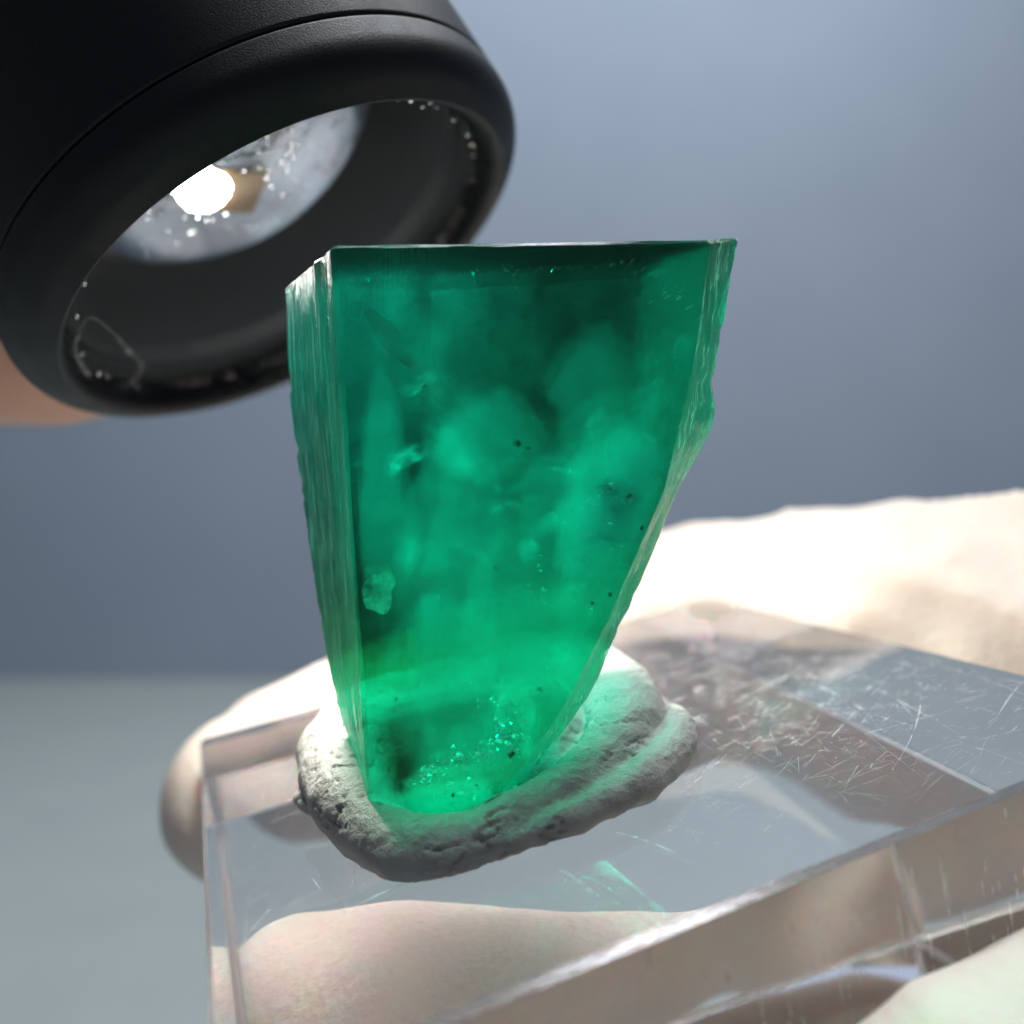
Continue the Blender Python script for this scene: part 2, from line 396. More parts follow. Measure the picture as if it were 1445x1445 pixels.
# scratches, scuffs and dust on the top face
g = Geo()
def stroke(pts, wid, h=.006):
    pts = np.array(pts); d = np.gradient(pts, axis=0); nr = np.c_[-d[:, 1], d[:, 0]]; nr /= np.linalg.norm(nr, axis=1)[:, None] + 1e-9
    m = len(pts); tap = np.sin(np.linspace(.12, math.pi - .12, m)) ** .6
    v = [];
    for s, hh in ((-1, 0.003), (0, h), (1, 0.003)):
        q = pts + nr * (wid * .5 * tap * s)[:, None]
        v.extend(A + q[:, :1] * U + q[:, 1:] * Wd + NN * (hh + .002))
    f = []
    for r_ in range(2):
        for i in range(m - 1): f.append([r_ * m + i, r_ * m + i + 1, (r_ + 1) * m + i + 1, (r_ + 1) * m + i])
    g.add(v, f)
def scratch(u0, w0, ln, ang, curve, wid):
    m = 8; t = np.linspace(-.5, .5, m); an = ang + curve * t
    du = np.cumsum(np.cos(an)) * ln / m; dw = np.cumsum(np.sin(an)) * ln / m
    pts = np.c_[u0 + du - du.mean(), w0 + dw - dw.mean()]
    if pts[:, 0].min() < .4 or pts[:, 0].max() > LU - .4 or pts[:, 1].min() < -LW + .4 or pts[:, 1].max() > -.4: return
    stroke(pts, wid)
dirs = [(.35, .15), (.5, .15), (1.35, .2), (2.2, .3), (-.2, .25)]
for i in range(2400):
    a0, sp_ = dirs[rng.choice(5, p=[.3, .25, .2, .1, .15])]
    if rng.random() < .8: u0 = rng.normal(33, 9); w0 = rng.normal(-25, 11)
    else: u0 = rng.uniform(1, 46); w0 = rng.uniform(-44, -1)
    ln = min(rng.pareto(1.1) * .8 + .15, 16)
    scratch(u0, w0, ln, a0 + rng.normal() * sp_, rng.normal() * .16, rng.uniform(.005, .014) * (2.2 if rng.random() < .08 else 1))
for i in range(260): scratch(rng.normal(30, 12), rng.normal(-25, 12), rng.uniform(.04, .16), rng.uniform(0, 3), 0, rng.uniform(.03, .08))
for (u0, w0, ln, an, cv, wd_) in ((20, -38.2, 5, 1.9, .3, .09), (26, -34, 6, .5, .1, .06), (33, -22, 9, .35, .1, .08), (37, -25, 8, .3, -.1, .06), (29, -27, 12, .45, .15, .05),
                                  (16, -39.5, 4, 1.7, .5, .07), (38, -30, 7, 1.4, .2, .05), (6, -35, 14, 1.2, .4, .035), (40, -12, 8, .9, .1, .06), (41, -10, 6, .8, .2, .05)):
    scratch(u0, w0, ln, an, cv, wd_)
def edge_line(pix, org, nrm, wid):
    """a bright ribbon for the modelled glint and the top scratch, lying on a flat face of the block"""
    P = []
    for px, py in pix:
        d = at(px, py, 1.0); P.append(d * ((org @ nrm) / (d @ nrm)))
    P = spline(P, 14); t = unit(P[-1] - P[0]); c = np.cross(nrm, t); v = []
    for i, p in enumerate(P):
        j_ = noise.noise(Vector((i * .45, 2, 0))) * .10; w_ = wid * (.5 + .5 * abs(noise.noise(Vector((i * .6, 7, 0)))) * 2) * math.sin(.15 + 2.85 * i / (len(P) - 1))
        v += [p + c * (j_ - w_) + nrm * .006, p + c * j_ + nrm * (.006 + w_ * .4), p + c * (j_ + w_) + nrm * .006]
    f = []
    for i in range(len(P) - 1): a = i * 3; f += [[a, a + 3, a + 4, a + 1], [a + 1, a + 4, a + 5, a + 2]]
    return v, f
v, f = edge_line(((940, 1455), (1020, 1420), (1100, 1392), (1185, 1358)), blk(0, -LW, 0), -Wd, .07); mesh_obj('glint_scratch_line', v, f, M_glint_scratch, block)  # caustic glint along the front, modelled as a raised white ribbon
v, f = edge_line(((505, 1277), (548, 1256), (592, 1240)), A, NN, .035); mesh_obj('glint_scratch_line', v, f, M_glint_scratch, block)  # strong bright scratch on the top face, same ribbon
def face_marks(n, org, e1, e2, nrm, l1, l2, c1, s1, c2, s2, along1, wid):
    for i in range(n):
        a = rng.normal(c1, s1); b = rng.normal(c2, s2); ln = rng.gamma(2, 1.0) + .3
        ax = (e1 if along1 else e2); cr = (e2 if along1 else e1)
        lim1 = (ln / 2 if along1 else .1); lim2 = (.1 if along1 else ln / 2)
        if not (lim1 + .3 < a < l1 - lim1 - .3 and lim2 + .3 < b < l2 - lim2 - .3): continue
        c = org + e1 * a + e2 * b + nrm * .006; w_ = rng.uniform(*wid)
        t = np.linspace(-.5, .5, 6); jit = rng.normal(size=6) * .02; tp = w_ * np.sin(np.linspace(.15, math.pi - .15, 6))
        q0 = [c + ax * ln * tt + cr * (jj - tpp) for tt, jj, tpp in zip(t, jit, tp)]; q1 = [c + ax * ln * tt + cr * (jj + tpp) + nrm * .004 for tt, jj, tpp in zip(t, jit, tp)]
        g.add(q0 + q1, [[k, k + 1, 7 + k, 6 + k] for k in range(5)])
face_marks(260, blk(LU, -LW, -LT), Wd, NN, U, LW, LT, 15, 4.5, 11, 6, False, (.03, .12))
face_marks(320, blk(0, -LW, -LT), U, NN, -Wd, LU, LT, 30, 10, 14, 6, False, (.01, .05))
face_marks(160, blk(0, 0, -LT), U, NN, Wd, LU, LT, 6, 4, 15, 5, True, (.02, .10))
sm = mesh_obj('surface_scratches', g.v, g.f, M_scratch, block); sm['kind'] = 'stuff'

# ------------------------------------------------------------------ putty
g = Geo()
ctrl = [(9.3, -31.6, .9, 1.8), (8.6, -26, 2.2, 2.5), (10.0, -20.5, 3, 3.0), (16.5, -18, 2.8, 3.0), (23.4, -20, 3.2, 3.1), (25.0, -25.8, 2.6, 2.7), (22.9, -30.6, 1.6, 2.1), (17.8, -33.7, 1.0, 1.8), (12.2, -34.0, .6, 1.6)]
cs = closed_spline(ctrl, 8)
seg = 20; v = []; f = []
for i, (u, w, h, r) in enumerate(cs):
    t = cs[(i + 1) % len(cs), :2] - cs[i - 1, :2]; t /= np.linalg.norm(t); o = V(t[1], -t[0])
    for j in range(seg):
        a = j / seg * 2 * math.pi
        hh = h + r * .95 * math.sin(a)
        v.append(blk(u + o[0] * r * math.cos(a), w + o[1] * r * math.cos(a), max(hh, .01)))
m = len(cs)
for i in range(m):
    for j in range(seg):
        f.append([i * seg + j, i * seg + (j + 1) % seg, ((i + 1) % m) * seg + (j + 1) % seg, ((i + 1) % m) * seg + j])
g.add(v, f)
# floor of the ring
dv, df_ = lathe(blk(16.5, -26.5, 0), NN, [(0, .02), (6, .02), (8, .02), (8, .7), (5, .8), (0, .8)], 32)
g.add(dv, df_)
# the lower roll squeezed out at the right front, and a crumb at the left
limb(g, [(*blk(27.3, -28.6, 1.1), 1.0), (*blk(26.0, -31.3, 1.0), 1.25), (*blk(22.5, -34.2, 1.0), 1.2), (*blk(18, -35.6, .9), 1.0), (*blk(14.5, -35.4, .8), .7)], 14)
limb(g, [(*blk(21, -22, 2.2), 2.6), (*blk(20.3, -27, 1.6), 2.4), (*blk(18.5, -30.5, .9), 1.7)], 14)
limb(g, [(*blk(6.3, -25.2, 1.6), .6), (*blk(5.9, -24.2, 1.7), .5)], 10)
pv, pn, pf = remeshed(g, .15, 4)
for i in range(len(pv)):
    p = pv[i]
    d = .36 * fbm(p, .16, 3, 3) + .08 * fbm(p, .7, 5, 9) + .035 * fbm(p, 2.6, 4, 1)
    q = fbm(p * V(.5, .5, 1.6), .8, 2, 21); d -= .22 * max(0, 1 - abs(q) * 15) * (1 if fbm(p, .25, 2, 5) > 0 else 0)
    nrm = pn[i]; p2 = p + nrm * d
    hgt = (p2 - A) @ NN
    if hgt < .02: p2 = p2 + NN * (.02 - hgt)
    pv[i] = p2
putty = mesh_obj('putty_ring', pv, pf, M_putty, base=blk(16.5, -26.5, 0))
tag(putty, 'lumpy grey ring of putty holding the green crystal upright on the block', 'putty')

# ------------------------------------------------------------------ emerald
def curve(rows):
    rows = np.array(rows, float); y = rows[:, 1]
    tt = (y - y[0]) / (y[-1] - y[0])
    return lambda t: at(np.interp(t, tt, rows[:, 0]), np.interp(t, tt, y), np.interp(t, tt, rows[:, 2]))
c_FL = curve([(468, 346, 45.6), (495, 740, 46.2), (521, 1150, 46.8)])
c_FR = curve([(1003, 338, 46.2), (978, 520, 46.6), (938, 690, 46.9), (860, 870, 47.0), (800, 990, 46.9), (735, 1085, 46.7), (672, 1160, 46.6)])
c_R = curve([(1041, 335, 48.6), (1021, 450, 49.0), (1004, 546, 49.4), (1010, 564, 49.3), (1008, 590, 49.5), (1001, 612, 49.6), (990, 638, 49.8), (966, 672, 50), (960, 688, 49.6), (950, 706, 49.8), (928, 762, 50), (900, 832, 49.8), (872, 888, 49.6), (842, 962, 49.4), (816, 1005, 49.2), (782, 1048, 48.8), (690, 1150, 48)])
c_BR = curve([(905, 392, 55.8), (880, 600, 56.2), (825, 780, 56.4), (770, 930, 56.2), (712, 1040, 55.4), (650, 1110, 54)])
c_B = curve([(610, 412, 57.5), (600, 760, 58), (585, 1000, 57.5), (575, 1095, 56)])
c_BL = curve([(403, 404, 54.0), (409, 560, 53.9), (421, 660, 53.7), (441, 800, 53.4), (457, 900, 53.0), (474, 990, 52.6), (496, 1060, 52), (512, 1120, 51)])
c_FLb = lambda t: c_FL(t) + unit(c_FR(t) - c_FL(t)) * (.16 + .05 * math.sin(t * 9))
c_FLa = lambda t: c_FL(t) + unit(c_BL(t) - c_FL(t)) * (.22 + .06 * math.sin(t * 7 + 1))
corners = [c_FLb, c_FR, c_R, c_BR, c_B, c_BL, c_FLa]
SUB = [14, 8, 8, 8, 8, 30, 2]; LV = 90
ring_n = sum(SUB)
ev = []; info = []
for k in range(LV + 1):
    t = max(0, k - 1) / (LV - 1)
    if k == 1: t = .006
    cp = [c(t) for c in corners]
    cen = np.mean(cp, axis=0)
    for s in range(7):
        a, b_ = cp[s], cp[(s + 1) % 7]
        nv = unit(np.cross(b_ - a, V(0, 0, 1)))
        for j in range(SUB[s]):
            q = j / SUB[s]; p = a + (b_ - a) * q
            cor = j == 0
            mid = 4 * q * (1 - q)
            d = .03 * fbm(p, .5, 4, s)
            if s == 5:  d += (.13 * noise.noise(Vector((q * 8, t * .7, 1))) + .07 * noise.noise(Vector((q * 26, t * 1.3, 5)))) * min(1, mid * 4)
            if s == 1:  d += (.16 * noise.noise(Vector((q * 7, t * 1.2, 2))) + .10 * fbm(p, .9, 4, 4)) * min(1, mid * 3)
            if s in (2, 3, 4): d += .25 * fbm(p, .35, 5, 8) * min(1, mid * 3) + .06 * fbm(p, 1.6, 3, 3)
            if cor:
                chip = max(0, fbm(p, 1.4, 3, 30 + s) - .12)
                d -= chip * (.35 if s in (2, 5) else .10)
            p = p + nv * d
            if k == 0: p = p + V(0, 0, .03 * fbm(p, .8, 3, 2)) + unit(cen - p) * (.22 + .12 * fbm(p, .9, 3, 6))
            if k == 1: p = p + V(0, 0, .06 * fbm(p, 1.1, 3, 12))
            ev.append(p)
ef = []; back = []
for k in range(LV):
    for j in range(ring_n):
        j2 = (j + 1) % ring_n
        back.append(0 if j < SUB[0] or j >= ring_n - SUB[6] else 3 if j < SUB[0] + SUB[1] or j >= ring_n - SUB[6] - SUB[5] else 2 if j >= ring_n - SUB[6] - SUB[5] - SUB[4] else 1)
        ef.append([k * ring_n + j, (k + 1) * ring_n + j, (k + 1) * ring_n + j2, k * ring_n + j2])
def cap(k, flip):
    ids = [k * ring_n + j for j in range(ring_n)]
    P = np.array([ev[i] for i in ids]); c = P.mean(0)
    prev = ids
    for s in (.85, .55, .25):
        cur = []
        for i in range(ring_n):
            q = c + (P[i] - c) * s; q = q + V(0, 0, .05 * fbm(q, .6, 3, 4)); cur.append(len(ev)); ev.append(q)
        for i in range(ring_n):
            i2 = (i + 1) % ring_n; fc = [prev[i], prev[i2], cur[i2], cur[i]]; ef.append(fc[::-1] if flip else fc)
        prev = cur
    ef.append(prev[::-1] if flip else prev)
n0 = len(ef); cap(0, False); back += [2] * (len(ef) - n0); cap(LV, True)
base = EM_BASE
emerald = empty('emerald_crystal', base, 'translucent green emerald crystal standing upright in the putty ring', 'emerald')
crystal = mesh_obj('crystal_body', ev, ef, M_em, emerald, smooth=True, angle=22)
crystal.data.materials.append(M_em_back); crystal.data.materials.append(M_em_etch); crystal.data.materials.append(M_em_str)
for p, fl in zip(crystal.data.polygons, back):
    p.material_index = fl
bm = bmesh.new(); bm.from_mesh(crystal.data); bmesh.ops.recalc_face_normals(bm, faces=bm.faces); bm.to_mesh(crystal.data); bm.free()

# inclusions inside the stone, and clouds added for its glow
def inside(px, py, k):
    """k = 0 at the front face, 1 at the back"""
    return at(px, py, 46.9 + 8.0 * k)
def sheet(name, c, ax1, ax2, r1, r2, material, seed, bend=.12, rings=8, seg=24):
    a1 = unit(V(*ax1)); a2 = unit(V(*ax2) - a1 * (V(*ax2) @ a1)); an = np.cross(a1, a2); v = [c]; f = []; rim = [1.0]
    for k in range(1, rings + 1):
        for j in range(seg):
            th = 2 * math.pi * j / seg
            rr = k / rings * (1 + .6 * noise.noise(Vector((math.cos(th) * 1.7 + seed, math.sin(th) * 1.7, seed * .7))))
            x, y = rr * r1 * math.cos(th), rr * r2 * math.sin(th)
            z = bend * max(r1, r2) * noise.noise(Vector((x * .7 + seed, y * .7, 3)))
            v.append(c + a1 * x + a2 * y + an * z); rim.append(max(0.0, 1 - (k / rings) ** 2))
    for j in range(seg): f.append([0, 1 + j, 1 + (j + 1) % seg])
    for k in range(rings - 1):
        for j in range(seg):
            a = 1 + k * seg; f.append([a + j, a + seg + j, a + seg + (j + 1) % seg, a + (j + 1) % seg])
    o = mesh_obj(name, v, f, material, emerald)
    at_ = o.data.attributes.new('rim', 'FLOAT', 'POINT'); at_.data.foreach_set('value', rim)
    return o
sheet('fracture_flake', inside(533, 828, .10), (1, .25, .1), (.1, .5, 1), .8, 1.2, M_flake, 2, .25)
def veil(px, py, k, size, flat, i, material, jit=.45):
    # healed cracks, packed where the stone glows, turned across the beam to catch light
    nrm = unit(V(-.55, .35, .55) + rng.normal(size=3) * jit * 1.5); _, b1, b2 = frame(nrm)
    th = rng.uniform(0, math.pi); sheet('healed_veil', inside(px, py, k), b1 * math.cos(th) + b2 * math.sin(th), b2 * math.cos(th) - b1 * math.sin(th), size * .7, size * flat * .8, material, 7 + i * 2.3, .35)
spots = [(855, 690, .35, 2.6, .5), (840, 740, .45, 2.2, .5), (815, 790, .35, 2.0, .6), (870, 640, .5, 1.8, .5), (795, 815, .55, 2.4, .5), (742, 775, .4, 1.4, .6), (905, 590, .35, 1.5, .5),
         (700, 1050, .25, 1.8, .5), (672, 1080, .3, 1.6, .45), (725, 1015, .3, 1.5, .5), (650, 1110, .2, 1.1, .6), (700, 985, .4, 1.6, .5), (745, 960, .3, 1.6, .5), (620, 1080, .35, 1.6, .5),
         (760, 640, .6, 3.4, .6), (660, 860, .6, 2.8, .6), (600, 940, .45, 2.2, .5), (560, 990, .3, 1.5, .5), (640, 760, .7, 3.0, .6), (700, 900, .5, 2.4, .5), (580, 860, .5, 2.0, .5),
         (820, 560, .6, 2.4, .5), (880, 700, .2, 1.4, .5), (800, 900, .3, 1.8, .5), (840, 850, .25, 1.6, .5), (770, 990, .2, 1.3, .5), (690, 690, .7, 2.8, .5), (600, 620, .8, 2.4, .6), (540, 620, .75, 3.0, .5), (530, 900, .6, 2.4, .5), (560, 520, .8, 2.2, .4), (545, 760, .7, 2.6, .6), (550, 1040, .4, 1.8, .5), (585, 1010, .2, 1.2, .5), (870, 480, .5, 2.2, .5), (930, 470, .25, 1.2, .5), (900, 520, .5, 2.0, .5), (860, 700, .6, 3.0, .7), (830, 760, .7, 3.0, .7)]
for i, (px, py, k, sz, fl) in enumerate(spots): veil(px + 45 * k, py + 30 * k, k, sz, fl, i, M_veil if i % 2 else M_feather)
for i in range(34):
    t = rng.normal(); veil(850 - 40 * t + rng.normal() * 28, 720 + 75 * t + rng.normal() * 25, rng.uniform(.15, .7), rng.uniform(.5, 1.3), rng.uniform(.3, .7), 50 + i, M_feather, .8)
for i in range(22):
    t = rng.uniform(0, 1); veil(600 + 140 * t + rng.normal() * 18, 1100 - 70 * t + rng.normal() * 18, rng.uniform(.08, .35), rng.uniform(.3, .8), rng.uniform(.3, .7), 90 + i, M_feather, 1.0)
def glow_mat(name, dens):
    m, nt, out = mat(name); tr = N(nt, 'ShaderNodeBsdfTransparent'); L(nt, tr.outputs[0], out.inputs[0])
    vsn = N(nt, 'ShaderNodeVolumeScatter'); vsn.inputs['Color'].default_value = (.15, 1, .93, 1); vsn.inputs['Density'].default_value = dens / S; vsn.inputs['Anisotropy'].default_value = .15
    L(nt, vsn.outputs[0], out.inputs['Volume']); return m
M_glow = [glow_mat('glow_cloud_' + n_, d) for n_, d in (('thin', 60), ('middling', 160), ('dense', 420))]  # scattering clouds added to make the stone glow and fill its dark parts
def blob(px, py, k, rx, ry, rz, tilt, material, seed):
    c = inside(px, py, k); n_, s_ = 14, 20; v, f = [], []
    for i in range(n_ + 1):
        th = math.pi * i / n_
        for j in range(s_):
            ph = 2 * math.pi * j / s_; d = V(math.sin(th) * math.cos(ph), math.sin(th) * math.sin(ph), math.cos(th))
            d = d * (1 + .55 * fbm(d, 1.3, 3, seed)); x, y, z = d[0] * rx, d[1] * ry, d[2] * rz
            v.append(c + V(x * math.cos(tilt) + z * math.sin(tilt), y, z * math.cos(tilt) - x * math.sin(tilt)))
    for i in range(n_):
        for j in range(s_): f.append([i * s_ + j, (i + 1) * s_ + j, (i + 1) * s_ + (j + 1) % s_, i * s_ + (j + 1) % s_])
    return mesh_obj('glow_cloud', v, f, material, emerald)
blob(780, 800, .5, 4.6, 2.8, 7.5, .4, M_glow[0], 3); blob(640, 760, .6, 3.0, 2.0, 6.0, .1, M_glow[0], 77); blob(620, 1010, .4, 2.6, 1.8, 3.0, .1, M_glow[0], 83); blob(840, 560, .5, 2.6, 1.8, 3.4, .3, M_glow[0], 88); blob(855, 690, .45, 2.4, 1.9, 3.6, .5, M_glow[1], 8); blob(830, 755, .45, 2.0, 1.6, 3.0, .4, M_glow[1], 14); blob(545, 700, .5, 1.6, 1.6, 6.5, -.05, M_glow[0], 61); blob(740, 900, .45, 2.6, 1.8, 3.4, .4, M_glow[0], 66)
blob(885, 665, .34, 1.5, 1.1, 2.2, .4, M_glow[2], 19); blob(855, 722, .32, 1.4, 1.0, 1.9, .5, M_glow[2], 25); blob(860, 695, .5, 2.6, 1.6, 3.4, .45, M_glow[1], 93); blob(690, 1065, .25, 1.3, .8, .7, -.4, M_glow[2], 71); blob(805, 795, .45, .7, .7, .8, .2, M_glow[2], 31)
blob(690, 1040, .35, 2.2, 1.4, 1.6, -.3, M_glow[1], 37); blob(745, 775, .45, .6, .6, .6, 0, M_glow[2], 41); blob(640, 900, .6, 2.6, 1.8, 3.0, .2, M_glow[0], 47); blob(690, 620, .7, 3.2, 1.6, 3.0, .3, M_glow[0], 52); blob(910, 575, .4, .9, .8, 1.2, .3, M_glow[1], 57)
g = Geo()
def chips(n, fn, s0, s1):
    for i in range(n):
        c = fn(); a, b1, b2 = frame(unit(V(-.55, -.62, .56)) + rng.normal(size=3) * .28);   # flakes turned to reflect the beam towards the camera as glints
        s_ = rng.uniform(s0, s1) * rng.choice([1, 1.6, 1.6, 2.6])
        m_ = rng.integers(3, 6); th = np.sort(rng.uniform(0, 2 * math.pi, m_)); rr = s_ * rng.uniform(.5, 1, m_)
        p = c + np.cos(th)[:, None] * b1 * rr[:, None] + np.sin(th)[:, None] * b2 * rr[:, None] * .6
        top = c + a * s_ * .06
        g.add(np.vstack([p, top, c - a * s_ * .05]), [[j, (j + 1) % m_, m_] for j in range(m_)] + [[(j + 1) % m_, j, m_ + 1] for j in range(m_)])
U_ = rng.uniform
def along(x0, y0, x1, y1, sx, sy, k0, k1):
    def fn():
        t = U_(0, 1); return inside(x0 + (x1 - x0) * t + rng.normal() * sx, y0 + (y1 - y0) * t + rng.normal() * sy, U_(k0, k1))
    return fn
chips(150, along(500, 396, 880, 374, 6, 2.5, 0, .08), .02, .07)
chips(70, along(560, 400, 720, 392, 30, 12, .0, .1), .015, .05)
chips(70, along(880, 365, 965, 430, 20, 18, .0, .2), .02, .09)
chips(260, along(590, 1092, 750, 1035, 12, 10, .02, .15), .03, .12)
chips(110, along(700, 985, 720, 1050, 16, 14, .02, .15), .03, .11)
chips(90, along(640, 1090, 660, 1130, 20, 10, .02, .15), .03, .10)
chips(50, along(820, 720, 870, 690, 25, 25, .1, .4), .02, .10)
chips(60, along(730, 770, 830, 850, 30, 30, .1, .5), .02, .07)
chips(160, along(520, 900, 760, 960, 50, 60, .0, .5), .012, .045)
chips(140, along(540, 520, 900, 700, 60, 120, .0, .6), .01, .035)
chips(30, along(900, 700, 800, 960, 12, 12, .0, .15), .02, .05)
mc = mesh_obj('bright_microcracks', g.v, g.f, M_chip, emerald, smooth=False); mc['kind'] = 'stuff'
mc.data.materials.append(M_chip2)
for p in mc.data.polygons: p.material_index = (p.vertices[0] // 7) % 2
for (px, py, k, r) in ((730, 625, .3, .22), (722, 1063, .12, .16), (886, 702, .12, .17), (600, 545, .3, .16), (700, 800, .4, .12), (860, 840, .1, .13), (745, 632, .32, .12), (640, 1120, .05, .12), (835, 850, .12, .1), (560, 985, .1, .09), (905, 745, .06, .12), (760, 970, .2, .1)):
    gg = Geo(); c = inside(px, py, k); r *= .7
    pts = [(*(c + rng.normal(size=3) * r * .5), r * U_(.5, 1)) for _ in range(4)]
    limb(gg, pts, 8, 3)
    mesh_obj('dark_inclusion', gg.v, gg.f, M_dark, emerald)
for i, (x0, y0, x1, y1, r) in enumerate(((525, 445, 580, 515, .6), (560, 490, 655, 590, .5))):
    gg = Geo(); limb(gg, [(*inside(x0, y0, .1), r * .5), (*inside((x0 + x1) / 2, (y0 + y1) / 2, .14), r), (*inside(x1, y1, .2), r * .4)], 16, 5)
    mesh_obj('brown_stain', gg.v, gg.f, M_brown, emerald)

# ------------------------------------------------------------------ flashlight
K = 1.08
fa = unit(V(.525, -.118, -.843)); fc = V(-14.14, 60.48, 15.57) * K
R = 15.0 * K
flash = empty('flashlight', fc - fa * 4, 'black cylindrical flashlight with a lit lens aimed at the green crystal', 'flashlight')
def arc(cx, ch, r, a0, a1, n=10): return [(cx + r * math.cos(math.radians(a0 + (a1 - a0) * i / n)), ch + r * math.sin(math.radians(a0 + (a1 - a0) * i / n))) for i in range(n + 1)]
# bezel: inner lip -> rounded front -> outer wall -> seam
prof = [(R - .25, -2.2), (R, -.6)] + arc(R + 1.15, -.6, 1.15, 180, 110, 6) + arc(R + .55, -2.2, 2.45, 65, 0, 12) + [(R + 3.0, -3.2)] + arc(R + 2.8, -3.2, .2, 0, -90, 3) + [(R + 2.4, -3.4), (R + 1, -3.45), (R - .25, -3.4)]
v, f = lathe(fc, fa, prof, 160, close=True)
mesh_obj('bezel', v, f, M_black, flash, angle=40)
prof = [(R + 2.3, -3.5)] + arc(R + 2.75, -3.75, .25, 90, 0, 4) + [(R + 3.0, -26), (R + 2.4, -29), (R + .2, -31), (R + .2, -95), (R - 1, -97), (0, -97), (0, -90), (R - 1, -88), (R - 1, -3.5)]
v, f = lathe(fc, fa, prof, 160)
mesh_obj('barrel', v, f, M_black, flash, angle=40)
v, f = lathe(fc, fa, [(R - .3, -1.8), (R - .3, -2.6), (13.3, -11.0), (13.05, -11.6), (13.05, -14), (R - .6, -14), (R - .6, -2.9)], 128)
mesh_obj('inner_tube', v, f, M_tube, flash, angle=35)
# lens: plano-convex
lp = [(0, -13.2), (12.9, -13.2), (12.95, -11.6)]
rs = 18.0; hh = math.sqrt(rs * rs - 12.9 ** 2)
for i in range(1, 22):
    r = 12.9 * (1 - i / 21); lp.append((r, -11.4 - hh + math.sqrt(rs * rs - r * r)))
v, f = lathe(fc, fa, lp, 96)
mesh_obj('lens', v, f, M_lens, flash, angle=30)
v, f = lathe(fc, fa, [(13, -13.6), (11.5, -14.6), (9.5, -14.3), (8, -15.6), (5.5, -15.2), (0, -16)], 96)
mesh_obj('reflector', v, f, M_cup, flash)
_, fe1, fe2 = frame(fa)
lc = fc - 1.2 * fe1 + 2.46 * fe2
def slab(c, h0, h1, e_a, e_b, ra, rb):
    p = [c + fa * h + e_a * x * ra + e_b * y * rb for h in (h0, h1) for x, y in ((-1, -1), (1, -1), (1, 1), (-1, 1))]
    return p, [[0, 1, 2, 3], [7, 6, 5, 4], [0, 4, 5, 1], [1, 5, 6, 2], [2, 6, 7, 3], [3, 7, 4, 0]]
v, f = slab(lc - 1.5 * fe1 - 1.1 * fe2, -13.5, -13.05, unit(fe1 + fe2 * .6), np.cross(fa, unit(fe1 + fe2 * .6)), 1.9, 1.5)
mesh_obj('circuit_board', v, f, M_board, flash, smooth=False)
v, f = lathe(lc, fa, [(1.55, -13.4), (1.55, -12.95), (1.2, -12.6), (.6, -12.4), (0, -12.35)], 32)
mesh_obj('led_chip', v, f, M_led, flash)
v, f = lathe(fc, fa, [(0, -1.3), (R - .35, -1.3), (R - .35, -1.75), (0, -1.75)], 96)
mesh_obj('window_glass', v, f, M_window, flash, angle=30)
sl = bpy.data.lights.new('flashlight_beam', 'AREA'); sl.shape = 'DISK'; sl.size = .011 * S; sl.spread = math.radians(125); sl.energy = .037 * S * S; sl.color = (1, .97, .9)
so = bpy.data.objects.new('flashlight_beam', sl); col.objects.link(so); so.parent = flash
so.location = Vector((fa * (4 - 2.4)) * MM); so.rotation_euler = Vector(fa + V(-.05, .09, 0)).to_track_quat('-Z', 'Y').to_euler()

# droplets clinging to the window
g = Geo()
_, fe1, fe2 = frame(fa)
def ico(c, r, flat=.6):
    seg_, rows = 8, 5; v = []; f = []
    for i in range(rows + 1):
        an = math.pi * i / rows
        for j in range(seg_):
            th = 2 * math.pi * j / seg_
            v.append(c + r * (math.sin(an) * (math.cos(th) * fe1 + math.sin(th) * fe2) + math.cos(an) * fa * flat))
    for i in range(rows):
        for j in range(seg_):
            f.append([i * seg_ + j, i * seg_ + (j + 1) % seg_, (i + 1) * seg_ + (j + 1) % seg_, (i + 1) * seg_ + j])
    g.add(v, f)
for i in range(70):
    th = rng.uniform(0, 2 * math.pi); rr = R - .55 - abs(rng.normal()) * .35
    ico(fc + fa * -1.2 + rr * (math.cos(th) * fe1 + math.sin(th) * fe2), rng.uniform(.09, .2))
dr = mesh_obj('window_droplets', g.v, g.f, M_drop, flash); dr['kind'] = 'stuff'
g = Geo()
for i in range(230):
    th = rng.uniform(0, 2 * math.pi); rr = 12.0 * math.sqrt(rng.uniform(0.02, .98))
    top = -11.4 - hh + math.sqrt(rs * rs - rr * rr)
    ico(fc + fa * (top - .18 - rng.uniform(0, 1.2)) + rr * (math.cos(th) * fe1 + math.sin(th) * fe2), rng.uniform(.08, .22), 1.0)
bb = mesh_obj('lens_bubbles', g.v, g.f, M_bubble, flash); bb['kind'] = 'stuff'
# a dried smear on the lower left of the glass
g = Geo()
def on_window(px, py):
    d = at(px, py, 1.0); t = ((fc + fa * -1.22) @ fa) / (d @ fa); return d * t
loop = closed_spline([(*on_window(x, y),) for x, y in ((112, 470), (128, 448), (160, 470), (186, 500), (200, 515), (188, 538), (165, 548), (140, 545), (118, 520), (106, 495))], 8)
m = len(loop); cen = loop.mean(0); v = []
for i, p in enumerate(loop):
    o_ = unit(p - cen); wd2 = .12 + .25 * abs(noise.noise(Vector(p * .9))); v += [p - o_ * wd2, p + fa * .05, p + o_ * wd2]
f = []
for i in range(m):
    a, b_ = i * 3, ((i + 1) % m) * 3; f += [[a, a + 1, b_ + 1, b_], [a + 1, a + 2, b_ + 2, b_ + 1]]
mesh_obj('dried_smear', v, f, M_residue, flash)

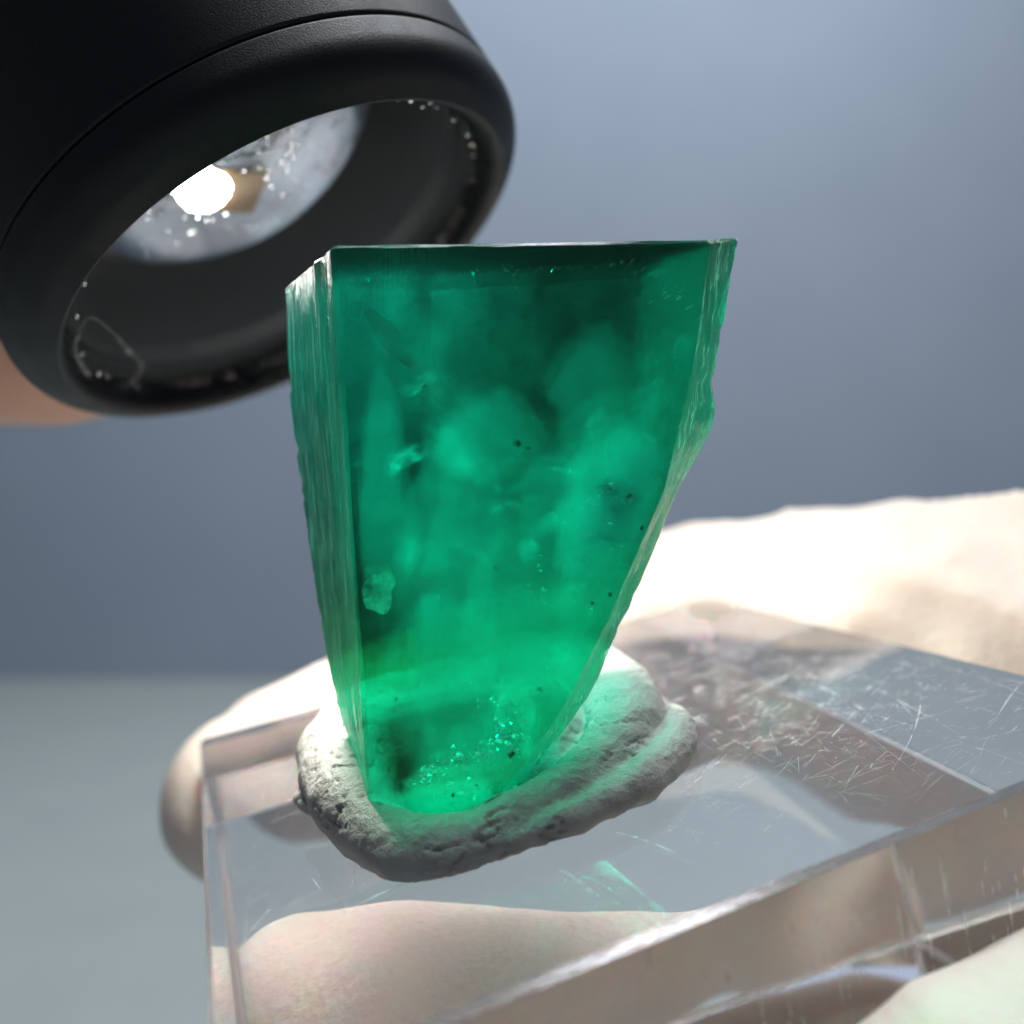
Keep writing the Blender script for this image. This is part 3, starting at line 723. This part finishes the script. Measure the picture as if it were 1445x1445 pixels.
# ------------------------------------------------------------------ gloved hand
def bp_(u, w, h, r): return (*blk(u, w, h), r)
g = Geo()
idx = [(*at(350, 1128, 80), 7.4), (*at(395, 1112, 82), 8.6), (*at(570, 1030, 88), 8.8), (*at(800, 925, 95), 8.8), (*at(960, 872, 97), 9.2), (*at(1080, 868, 93), 9.5), (*at(1200, 880, 86), 10), (*at(1300, 888, 83), 10.6), (*at(1480, 925, 80), 13), (68, 78, -20, 16)]
limb(g, idx, 24)
thumb = [(*at(1450, 1715, 34), 8.0), (*at(1650, 1625, 36), 9.2), (*at(1900, 1450, 42), 10), (52, 52, -30, 12), (66, 68, -34, 16)]
limb(g, thumb, 24)
mid = [bp_(3.5, -15.5, -32.2, 7.4), bp_(9, -19.5, -32.8, 8.6), bp_(19, -27, -33.2, 8.8), bp_(30, -33, -34, 9.4), bp_(44, -34, -38, 10.5), (60, 64, -44, 13)]
limb(g, mid, 24)
rin = [bp_(8, 17, -27, 7.0), bp_(16, 17.4, -27, 8.4), bp_(30, 17.6, -27, 8.8), bp_(46, 15, -26, 10), (66, 88, -34, 14)]
limb(g, rin, 24)
pin = [bp_(26, -40, -56, 6.4), bp_(34, -42, -57, 7.4), bp_(46, -44, -60, 8.2), (66, 40, -68, 11)]
limb(g, pin, 20)
limb(g, [(64, 80, -22, 16), (66, 74, -38, 17), (68, 56, -52, 16), (68, 40, -62, 13)], 24)
limb(g, [(66, 70, -36, 18), (95, 74, -46, 22), (130, 78, -54, 22), (175, 84, -60, 25)], 28)
gv, gn, gf = remeshed(g, .75, 8)
for i in range(len(gv)):
    p = gv[i]
    d = .35 * fbm(p, .06, 2, 2) + .05 * fbm(p * V(1.6, .5, .5), .2, 2, 6)
    # soft cross-wise wrinkles of loose cloth
    wq = noise.noise(Vector(p * .10)); d += .25 * math.sin(p[0] * .55 + p[2] * .25 + 5 * wq) * max(0, wq + .1)
    k = min(1, max(0, (p[0] - 14) / 14))
    if k > 0:
        r1_ = 1 - abs(noise.noise(Vector((p[0] * .065 + p[2] * .045, p[1] * .03, p[2] * .03 + 4))) ) * 2.2
        r2_ = 1 - abs(noise.noise(Vector((p[0] * .16 - p[2] * .09, p[1] * .05, p[2] * .05 + 9))) ) * 2.0
        d += k * (2.4 * max(0, r1_) ** 2 + .4 * max(0, r2_) ** 3 - 1.1)
    gv[i] = p + gn[i] * d
glove = mesh_obj('gloved_hand', gv, gf, M_glove, base=(70, 60, -60))
tag(glove, 'white gloved hand gripping the clear acrylic block from behind and below', 'hand')

# ------------------------------------------------------------------ bare hand round the flashlight barrel
g = Geo()
def around(ax, ang, rad): return fc + fa * ax + rad * (math.cos(ang) * hx + math.sin(ang) * hy)
tip = at(0, 508, 78) - fc; tip = tip - fa * (tip @ fa); hx = unit(tip); hy = np.cross(fa, hx)
for k in range(4):
    ax = -15 - 17 * k; rb = 28.6 if k == 0 else 25.5
    limb(g, [(*around(ax + 3, .75, rb - 1), 6.6), (*around(ax, .45, rb), 7.8), (*around(ax - 2, 0, rb), 8.4), (*around(ax - 14, -.5, rb + 2), 8.8), (*around(ax - 28, -.95, rb + 4), 9.4), (*around(ax - 38, -1.3, rb + 5), 11)], 20)
limb(g, [(*around(-55, -1.3, 34), 13), (*around(-80, -1.4, 34), 14), (*around(-104, -1.3, 33), 12)], 20)
limb(g, [(*around(-50, -2.6, 26), 8.0), (*around(-62, -2.3, 28), 9), (*around(-80, -1.9, 31), 11), (*around(-92, -1.6, 34), 13)], 20)
limb(g, [(*around(-80, -1.35, 37), 16), (*around(-112, -1.3, 52), 20), (*around(-150, -1.3, 78), 22)], 20)
hv, hn, hf = remeshed(g, .9, 6)
for i in range(len(hv)): hv[i] = hv[i] + hn[i] * (.15 * fbm(hv[i], .15, 3, 4))
hand = mesh_obj('bare_hand', hv, hf, M_skin)
tag(hand, 'bare hand holding the black flashlight, one finger showing behind its rim', 'hand')
